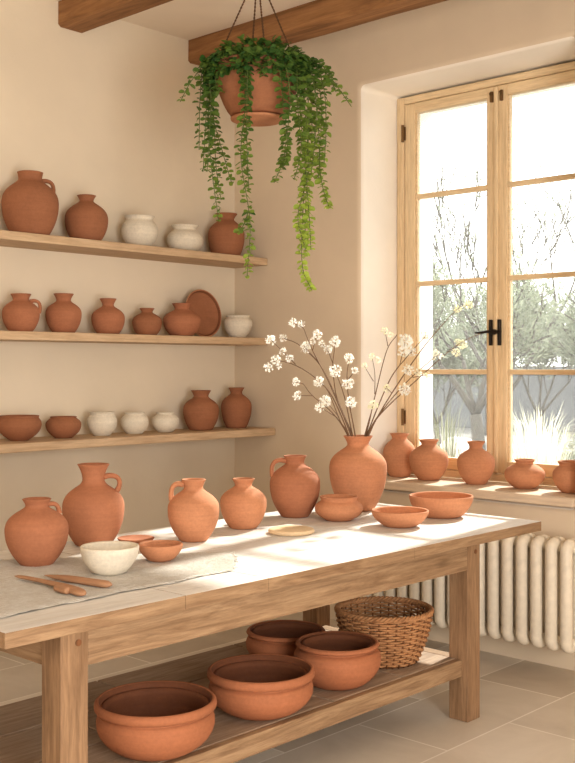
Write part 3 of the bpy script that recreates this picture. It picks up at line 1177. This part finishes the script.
def strand(path, name='trailing_stem', young=.55, size=.037, density=56, depth_off=0.0, fade=1.0):  # leaves pale towards the tip: fresh growth, with sunlight painted in
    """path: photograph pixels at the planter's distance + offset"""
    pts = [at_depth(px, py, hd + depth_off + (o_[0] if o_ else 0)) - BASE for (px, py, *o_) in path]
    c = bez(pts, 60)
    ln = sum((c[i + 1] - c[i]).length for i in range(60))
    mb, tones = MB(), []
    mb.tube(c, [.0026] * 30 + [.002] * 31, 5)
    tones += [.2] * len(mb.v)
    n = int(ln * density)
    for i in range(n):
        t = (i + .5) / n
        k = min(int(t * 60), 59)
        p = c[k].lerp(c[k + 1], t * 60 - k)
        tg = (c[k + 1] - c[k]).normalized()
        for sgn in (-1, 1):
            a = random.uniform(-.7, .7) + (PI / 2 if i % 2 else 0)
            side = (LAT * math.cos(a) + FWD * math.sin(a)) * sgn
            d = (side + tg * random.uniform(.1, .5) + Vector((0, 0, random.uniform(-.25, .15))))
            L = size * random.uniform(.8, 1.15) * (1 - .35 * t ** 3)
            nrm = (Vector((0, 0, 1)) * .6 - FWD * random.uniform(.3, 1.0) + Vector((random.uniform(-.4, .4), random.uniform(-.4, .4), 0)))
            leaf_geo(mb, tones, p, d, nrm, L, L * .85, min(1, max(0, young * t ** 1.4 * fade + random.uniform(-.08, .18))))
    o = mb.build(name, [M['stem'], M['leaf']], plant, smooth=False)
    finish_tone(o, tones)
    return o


S = strand
# far left short spray
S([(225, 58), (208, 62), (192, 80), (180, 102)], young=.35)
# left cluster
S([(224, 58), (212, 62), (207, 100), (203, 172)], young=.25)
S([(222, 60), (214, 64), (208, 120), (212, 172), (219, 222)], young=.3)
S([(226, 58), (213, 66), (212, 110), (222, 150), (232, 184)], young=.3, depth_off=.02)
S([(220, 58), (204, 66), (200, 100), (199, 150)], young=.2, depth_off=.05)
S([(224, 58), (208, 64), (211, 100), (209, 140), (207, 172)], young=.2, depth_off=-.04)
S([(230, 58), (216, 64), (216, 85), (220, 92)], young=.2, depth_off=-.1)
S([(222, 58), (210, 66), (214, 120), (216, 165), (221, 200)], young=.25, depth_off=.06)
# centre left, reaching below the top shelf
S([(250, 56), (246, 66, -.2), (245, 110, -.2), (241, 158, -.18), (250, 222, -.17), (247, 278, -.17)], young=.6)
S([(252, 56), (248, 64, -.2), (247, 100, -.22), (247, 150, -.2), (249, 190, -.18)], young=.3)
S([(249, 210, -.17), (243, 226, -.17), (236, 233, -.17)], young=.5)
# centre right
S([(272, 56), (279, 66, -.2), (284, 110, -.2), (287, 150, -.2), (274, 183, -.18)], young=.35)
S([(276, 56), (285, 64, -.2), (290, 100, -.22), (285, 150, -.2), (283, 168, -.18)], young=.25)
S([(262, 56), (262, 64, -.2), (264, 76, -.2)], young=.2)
# right cluster, long and dense; sunlight painted into its lower leaves
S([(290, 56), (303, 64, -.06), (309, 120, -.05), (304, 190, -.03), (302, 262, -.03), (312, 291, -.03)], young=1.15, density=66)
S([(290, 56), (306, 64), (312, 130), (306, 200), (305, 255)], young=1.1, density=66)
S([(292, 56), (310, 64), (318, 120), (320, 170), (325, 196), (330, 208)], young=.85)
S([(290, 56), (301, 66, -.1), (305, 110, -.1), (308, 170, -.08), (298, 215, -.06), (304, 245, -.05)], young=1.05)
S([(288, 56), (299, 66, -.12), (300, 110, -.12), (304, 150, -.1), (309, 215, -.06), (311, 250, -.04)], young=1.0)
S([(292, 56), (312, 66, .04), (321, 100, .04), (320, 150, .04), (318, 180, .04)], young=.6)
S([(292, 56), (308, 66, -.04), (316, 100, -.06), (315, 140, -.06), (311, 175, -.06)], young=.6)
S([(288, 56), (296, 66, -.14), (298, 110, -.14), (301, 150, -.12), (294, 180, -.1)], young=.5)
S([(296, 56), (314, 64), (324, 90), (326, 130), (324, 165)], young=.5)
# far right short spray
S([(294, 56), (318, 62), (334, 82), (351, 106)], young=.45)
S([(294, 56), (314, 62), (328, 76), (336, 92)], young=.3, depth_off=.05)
# crown of leaves over the rim
mb, tones = MB(), []
for i in range(900):
    a = random.random() * 2 * PI
    r = Rr * math.sqrt(random.random()) * 1.16
    hgt = .05 * (1 - (r / (Rr * 1.2)) ** 2) + random.uniform(-.005, .055)
    p = Vector((math.cos(a) * r, math.sin(a) * r, Hp + hgt - .01 - (random.uniform(.02, .085) if r > Rr * 1.0 else 0)))
    d = Vector((math.cos(a) + random.uniform(-.8, .8), math.sin(a) + random.uniform(-.8, .8), random.uniform(-.5, .6)))
    nrm = Vector((random.uniform(-.5, .5), random.uniform(-.5, .5), 1)) - FWD * .5
    L = random.uniform(.026, .04)
    leaf_geo(mb, tones, p, d, nrm, L, L * .85, random.uniform(0, .25))
for i in range(620):
    a = random.random() * 2 * PI
    r = Rr * random.uniform(1.0, 1.2)
    p = Vector((math.cos(a) * r, math.sin(a) * r, Hp + .02 - .10 * random.random() ** 1.6))
    d = Vector((math.cos(a) * .5 + random.uniform(-.7, .7), math.sin(a) * .5 + random.uniform(-.7, .7), random.uniform(-.9, .1)))
    nrm = Vector((math.cos(a), math.sin(a), .6)) + Vector((random.uniform(-.4, .4), random.uniform(-.4, .4), 0))
    L = random.uniform(.026, .04)
    leaf_geo(mb, tones, p, d, nrm, L, L * .85, random.uniform(0, .22))
o = mb.build('foliage', [M['stem'], M['leaf']], plant)
finish_tone(o, tones)

# ------------------------------------------------------------------ blossom branches in the vase
vd = dep(VASE)
MOUTH_Z = rim_z(434.6, 14.5, vd)


def puff(mb, tones, c, r, yellow):
    """ball of small petals"""
    n = int(46 * (r / .03) ** 1.2)
    for k in range(n):
        z = 1 - 2 * (k + .5) / n
        a = k * 2.399963 + random.uniform(-.3, .3)
        q = math.sqrt(max(0, 1 - z * z))
        d = Vector((q * math.cos(a), q * math.sin(a), z))
        p = c + d * r * random.uniform(.35, .75)
        t = d.orthogonal().normalized()
        t = Matrix.Rotation(random.random() * 6.28, 3, d) @ t
        s = d.cross(t)
        L = r * random.uniform(.38, .6)
        dd_ = (d + t * .8).normalized()
        vs = [p, p + dd_ * L * .6 + s * L * .45, p + dd_ * L, p + dd_ * L * .6 - s * L * .45]
        mb.add(vs, [(0, 1, 2, 3)], 0)
        tones += [min(1, max(0, yellow + random.uniform(-.15, .15)))] * 4


def branch(label, stem, twigs, blossoms, off=0.0, yellow=.02, base_off=(0, 0)):
    """stem, twigs: pixel paths [(px,py),...]; blossoms: (px,py,radius px)"""
    # the stem starts inside the vase
    D = vd + off
    root_px = stem[0]
    top = at_depth(root_px[0], root_px[1], vd + off * .25)
    inner = VASE + Vector((base_off[0], base_off[1], .18)) + (top - VASE) * 0.0
    inner = Vector((VASE.x + (VASE.x - top.x) * .6, VASE.y + (VASE.y - top.y) * .6, VASE.z + .17))
    pts = [inner, top]
    n = len(stem) - 1
    for k, (px, py) in enumerate(stem[1:], 1):
        pts.append(at_depth(px, py, vd + off * (.25 + .75 * k / n)))
    root = tag(empty('blossom_branch', inner), label, 'flowers', 'white blossom branches in the large vase')
    c = bez(pts, 16 * (len(pts) - 1))
    m_ = len(c)
    mb = MB().tube(c, [.0038 - .0022 * i / m_ for i in range(m_)], 6)
    for tw in twigs:
        tp = bez([at_depth(px, py, D) for px, py in tw], 14)
        mb.tube(tp, [.0022 - .0008 * i / 14 for i in range(15)], 5)
    mb.v = [q - inner for q in mb.v]
    mb.build('stem', M['twig'], root, smooth=True)
    for bl in blossoms:
        px, py, r = bl[:3]
        y_ = bl[3] if len(bl) > 3 else yellow
        bm_, tones = MB(), []
        cc = at_depth(px, py, D) - inner
        s = D / F
        puff(bm_, tones, cc, 1.12 * r * s, y_)
        puff(bm_, tones, cc + LAT * random.uniform(-.5, .5) * r * s + Vector((0, 0, random.uniform(-.5, .5) * r * s)), r * s * .72, y_)
        bo = bm_.build('blossom', M['petal'], root)
        finish_tone(bo, tones)


def L_(pts):   # left crop -> photograph pixels
    return [(250 + a * .2609, 290 + b * .2609, *c_) for a, b, *c_ in pts]


def R_px(pts):
    return [(350 + a * .2609, 290 + b * .2609, *c_) for a, b, *c_ in pts]


branch('blossom branch leaning left with tall tip and two highest flower heads of the left half',
       L_([(385, 552), (305, 360), (240, 232), (200, 132)]), [L_([(240, 232), (255, 172)]), L_([(262, 275), (213, 222)]), L_([(205, 145), (165, 126)])],
       L_([(196, 132, 3.6), (165, 126, 4.3), (257, 170, 4.8), (240, 195, 3.6), (213, 220, 5.4)]), off=.05)
branch('blossom branch reaching farthest left with a drooping chain of flower heads',
       L_([(378, 552), (310, 400), (235, 325), (160, 283), (100, 270)]), [L_([(175, 285), (125, 235), (80, 190)]), L_([(100, 270), (70, 296)])],
       L_([(98, 268, 5.0), (70, 297, 4.3), (112, 290, 3.2), (152, 264, 4.0), (125, 235, 4.0), (78, 190, 5.0)]), off=-.08)
branch('blossom branch with a single upper left flower head, thin stem',
       L_([(388, 552), (330, 410), (270, 290), (190, 212), (130, 185)]), [], L_([(127, 183, 4.2)]), off=.12)
branch('low blossom branch on the left with two small side flower heads',
       L_([(372, 552), (315, 470), (240, 405), (205, 360)]), [L_([(240, 405), (184, 405)]), L_([(205, 360), (176, 352)])], L_([(182, 405, 4.3), (177, 352, 4.2)]), off=-.05)
branch('short blossom branch with three flower heads low at the left',
       L_([(376, 552), (345, 500), (300, 390), (265, 352)]), [L_([(340, 485), (290, 425)]), L_([(335, 490), (268, 448)])],
       L_([(264, 352, 5.0), (290, 425, 5.6), (268, 448, 4.8)]), off=-.12)
branch('upright blossom branch with a big middle flower head, left of centre',
       L_([(392, 552), (362, 410), (328, 312), (298, 228)]), [L_([(298, 228), (275, 208)])], L_([(328, 310, 5.6), (298, 227, 4.6), (275, 207, 3.8)]), off=0)
branch('tall straight blossom branch crowned by one round flower head',
       L_([(390, 552), (335, 420), (318, 300), (322, 240), (327, 200)]), [], L_([(327, 197, 5.2)]), off=.08)
branch('vertical blossom branch with stacked flower heads rising from the middle of the vase',
       L_([(402, 552), (380, 430), (372, 330), (380, 266)]), [L_([(375, 345), (400, 312)]), L_([(385, 470), (388, 434)])],
       L_([(380, 263, 5.2), (374, 360, 5.4), (402, 308, 4.0), (388, 432, 5.6)]), off=-.03)
branch('blossom branch with pale buds before the bright window reveal',
       R_px([(62, 552), (95, 410), (140, 235), (180, 172)]), [R_px([(95, 400), (95, 320), (85, 258)]), R_px([(90, 350), (55, 292)]), R_px([(145, 215), (135, 160)])],
       R_px([(133, 157, 3.7), (157, 172, 3.2), (84, 254, 3.6), (107, 268, 3.2), (55, 291, 3.0)]), off=.05, yellow=.45)
branch('blossom branch with dense white flower heads over the window frame',
       R_px([(66, 552), (150, 350), (215, 260), (290, 176)]), [R_px([(190, 290), (212, 200)]), R_px([(230, 245), (240, 236)])],
       R_px([(288, 176, 4.2, .3), (212, 196, 6.6), (206, 236, 5.4), (238, 238, 4.6)]), off=.0)
branch('longest blossom branch reaching right to the highest flower heads in front of the glass',
       R_px([(72, 552), (150, 412), (280, 222), (405, 80), (455, 56)]), [R_px([(160, 395), (140, 375)])],
       R_px([(411, 73, 4.0, .6), (453, 55, 4.2, .6), (142, 376, 4.0, .45)]), off=-.05)
branch('blossom branch pointing at the window handle with a cluster of yellowish heads',
       R_px([(74, 552), (120, 472), (270, 332), (405, 215), (500, 166)]), [R_px([(395, 222), (405, 238)]), R_px([(405, 214), (432, 210)])],
       R_px([(405, 238, 4.2, .5), (432, 210, 4.4, .5), (414, 198, 3.2, .5)]), off=.04)
branch('lower right blossom branch with a white head beside the window frame',
       R_px([(70, 552), (110, 480), (215, 355), (335, 248)]), [R_px([(190, 385), (212, 382)]), R_px([(240, 335), (295, 325)]), R_px([(240, 330), (222, 300)])],
       R_px([(211, 382, 5.8), (296, 325, 3.8, .5), (263, 314, 4.2, .3), (335, 250, 5.0, .2), (222, 305, 5.6, .1)]), off=-.1)
branch('shortest blossom branch with one yellowish head just above the vase mouth',
       R_px([(58, 552), (75, 490), (90, 442)]), [], R_px([(90, 440, 4.8, .45)]), off=-.02)

# ------------------------------------------------------------------ outdoors
tag(MB().box(-30, 14, YF + .31, 34, -.25, -.12).build('garden_ground', M['gravel']), 'pale bright garden ground', kind='structure')
gw = MB().box(-29, 13, 24.0, 24.3, -.12, 1.52, .02)
tag(gw.build('wall_garden', M['gwall']), 'pale grey garden wall beyond the trees', kind='structure')


def grow(mb, tips, p, d, L, r, lev, maxlev, spread=.55, up=.12):
    n = 4
    pts, rad = [p], [r]
    q = p.copy()
    dd = d.normalized()
    for i in range(n):
        dd = (dd + Vector((random.uniform(-.16, .16), random.uniform(-.16, .16), random.uniform(-.06, .14) + up * .3))).normalized()
        q = q + dd * (L / n)
        pts.append(q.copy())
        rad.append(r * (1 - .42 * (i + 1) / n))
        if lev >= maxlev - 1:
            tips.append((q.copy(), dd.copy()))
    mb.tube(pts, [max(q_, .0075) for q_ in rad], 6 if lev < 2 else 4)
    if lev >= maxlev:
        return
    for k in range(3 if lev else 3):
        a = random.random() * 2 * PI
        o_ = dd.orthogonal().normalized()
        o_ = Matrix.Rotation(a, 3, dd) @ o_
        nd = (dd + o_ * spread * random.uniform(.6, 1.3) + Vector((0, 0, up))).normalized()
        st_ = q if k == 0 else pts[random.choice([2, 3, 4])]
        grow(mb, tips, st_, nd, L * random.uniform(.62, .82), rad[-1] * random.uniform(.7, .95), lev + 1, maxlev, spread, up)


def tree(name, label, px, y, h0, L, r, maxlev, leaves, lsize, spread=.6, up=.12, lean=(0, 0)):
    p = on_y(px, y)
    p.z = -.12
    root = tag(empty(name, p), label, 'tree' if 'tree' in name else 'bush', 'garden trees and bushes outside')
    mb, tips = MB(), []
    base = Vector((0, 0, 0))
    topp = Vector((lean[0], lean[1], h0))
    mb.tube(bez([base, base.lerp(topp, .5) + Vector((.04, 0, 0)), topp], 8), [r * 1.25 - r * .25 * i / 8 for i in range(9)], 10)
    for k in range(4):
        a = 2 * PI * k / 4 + random.uniform(-.4, .4)
        grow(mb, tips, topp, Vector((math.cos(a) * spread, math.sin(a) * spread, 1)), L * random.uniform(.8, 1.1), r * .62, 1, maxlev, spread, up)
    mb.build('trunk', M['bark'], root, smooth=True)
    lf, tones = MB(), []
    for i in range(leaves):
        q, dd = random.choice(tips)
        d = (dd + Vector((random.uniform(-1, 1), random.uniform(-1, 1), random.uniform(-.8, .8)))).normalized()
        p2 = q + Vector((random.gauss(0, .07), random.gauss(0, .07), random.gauss(0, .07)))
        s = d.orthogonal().normalized()
        s = Matrix.Rotation(random.random() * 6.28, 3, d) @ s
        Lf = lsize * random.uniform(.6, 1.3)
        lf.add([p2, p2 + d * Lf * .5 + s * Lf * .13, p2 + d * Lf, p2 + d * Lf * .5 - s * Lf * .13], [(0, 1, 2, 3)])
        tones += [random.random()] * 4
    fo = lf.build('foliage', M['olive'], root)
    finish_tone(fo, tones)
    return root


random.seed(21)
tree('olive_tree', 'pale olive tree with forked trunk seen through the left casement', 480, 9.0, 1.15, .62, .062, 4, 5200, .075, .75, .10, (-.05, 0))
random.seed(5)
tree('bare_tree', 'sparse tree with bare branches rising behind the right casement', 506, 12.6, 1.2, 1.3, .06, 4, 1100, .07, .62, .22)
random.seed(33)
tree('olive_tree', 'pale olive tree at the right edge of the view outside', 612, 10.9, 1.1, .72, .06, 4, 6500, .075, .75, .1)
random.seed(44)
tree('leafy_bush', 'hazy bush far outside beside the left edge of the glass', 436, 15.5, .6, .86, .05, 4, 8000, .12, .8, .12)
random.seed(52)
tree('leafy_bush', 'hazy bush far outside between the two olive trees', 540, 17.6, .7, .98, .05, 4, 9000, .12, .8, .12)
random.seed(61)
tree('leafy_bush', 'hazy bush far outside half hidden behind the meeting stile', 486, 21.6, .9, 1.1, .05, 4, 8000, .12, .8, .12)


def tuft(name, label, px, y, n, hgt, sp, mat, tone):
    p = on_y(px, y)
    p.z = -.12
    mb, tones = MB(), []
    for i in range(n):
        a = random.random() * 6.283
        o_ = Vector((math.cos(a), math.sin(a), 0))
        h = hgt * random.uniform(.6, 1.1)
        s = Vector((-o_.y, o_.x, 0)) * .007
        out = sp * random.uniform(.2, 1)
        b0 = o_ * random.uniform(0, .08)
        k = [b0, b0 + o_ * out * .25 + Vector((0, 0, h * .5)), b0 + o_ * out * .6 + Vector((0, 0, h * .85)), b0 + o_ * out + Vector((0, 0, h * random.uniform(.8, 1)))]
        w = [1, .8, .5, .1]
        vs = []
        for q, ww in zip(k, w):
            vs += [q - s * ww, q + s * ww]
        mb.add(vs, [(0, 1, 3, 2), (2, 3, 5, 4), (4, 5, 7, 6)])
        tones += [min(1, max(0, tone + random.uniform(-.3, .3)))] * 8
    o = mb.build(name, mat)
    o.location = p
    finish_tone(o, tones)
    return tag(o, label, 'grass', 'ornamental grasses outside')


tuft('ornamental_grass', 'bright white spiky grass tuft outside in the right casement', 538, 7.4, 420, 1.28, .40, M['grass'], .9)
tuft('ornamental_grass', 'yellow green grass tuft outside at the left of the trunk', 446, 7.9, 130, 1.3, .40, M['grass'], .1)
random.seed(9)
tree('leafy_bush', 'low bright bush outside at the right edge of the glass', 590, 8.4, .35, .30, .03, 4, 3600, .07, .9, .1)
# white boulder
bm = bmesh.new()
bmesh.ops.create_icosphere(bm, subdivisions=4, radius=1)
for q in bm.verts:
    n = 1 + .13 * noise.noise(q.co * 1.6 + Vector((3, 1, 2)))
    q.co = Vector((q.co.x * .34 * n, q.co.y * .32 * n, max(-.5, q.co.z) * .50 * n))
me = bpy.data.meshes.new('white_boulder')
zmn = min(q.co.z for q in bm.verts)
for q in bm.verts:
    q.co.z -= zmn
bm.to_mesh(me)
bm.free()
me.polygons.foreach_set('use_smooth', [True] * len(me.polygons))
me.materials.append(M['stone'])
bo = bpy.data.objects.new('white_boulder', me)
COL.objects.link(bo)
pb = on_y(460, 11.3)
bo.location = (pb.x, pb.y, -.12)
tag(bo, 'rounded white boulder outside below the olive tree', 'boulder')

# ------------------------------------------------------------------ light
w = bpy.data.worlds.new('World')
bpy.context.scene.world = w
w.use_nodes = True
bg = w.node_tree.nodes['Background']
bg.inputs['Color'].default_value = (1.0, .985, .955, 1)
bg.inputs['Strength'].default_value = 3.6

sun = bpy.data.lights.new('sun', 'SUN')
sun.energy = 9.0
sun.color = (1, .95, .86)
sun.angle = math.radians(1.5)
so = bpy.data.objects.new('sun', sun)
COL.objects.link(so)
el, az = math.radians(36), math.radians(-6)   # az: positive = from the right
dirv = -Vector((math.sin(az) * math.cos(el), math.cos(az) * math.cos(el), math.sin(el)))
so.rotation_euler = dirv.to_track_quat('-Z', 'Y').to_euler()
so.location = (-3, 12, 9)


def area(name, loc, target, sx, sy, energy, color):
    l = bpy.data.lights.new(name, 'AREA')
    l.shape = 'RECTANGLE'
    l.size, l.size_y = sx, sy
    l.energy = energy
    l.color = color
    o = bpy.data.objects.new(name, l)
    COL.objects.link(o)
    o.location = loc
    o.rotation_euler = (Vector(target) - Vector(loc)).to_track_quat('-Z', 'Y').to_euler()
    return o


area('side_fill_light', (1.45, 1.0, 1.25), (-4.9, 2.4, 1.0), 2.2, 1.9, 205, (1, .965, .91))  # added fill lamp, no window stands on this side
area('rear_fill_light', (-1.8, -2.1, 2.0), (-3.2, 4.8, 1.2), 3.0, 2.0, 50, (1, .93, .84))  # added fill lamp from behind, the back wall has no window

# ------------------------------------------------------------------ camera
cam = bpy.data.cameras.new('camera')
cam.sensor_fit = 'HORIZONTAL'
cam.sensor_width = 36
cam.lens = F / 575 * 36
cam.shift_y = -(381.5 - HY) / 575
cam.clip_start = .05
co = bpy.data.objects.new('camera', cam)
COL.objects.link(co)
co.location = (0, 0, EYE)
co.rotation_euler = (PI / 2, 0, YAW)
bpy.context.scene.camera = co

sc = bpy.context.scene
sc.view_settings.view_transform = 'Standard'
sc.view_settings.look = 'None'
sc.view_settings.exposure = .12
sc.cycles.use_denoising = True
sc.cycles.max_bounces = 10
sc.cycles.transparent_max_bounces = 16
sc.cycles.sample_clamp_indirect = 6
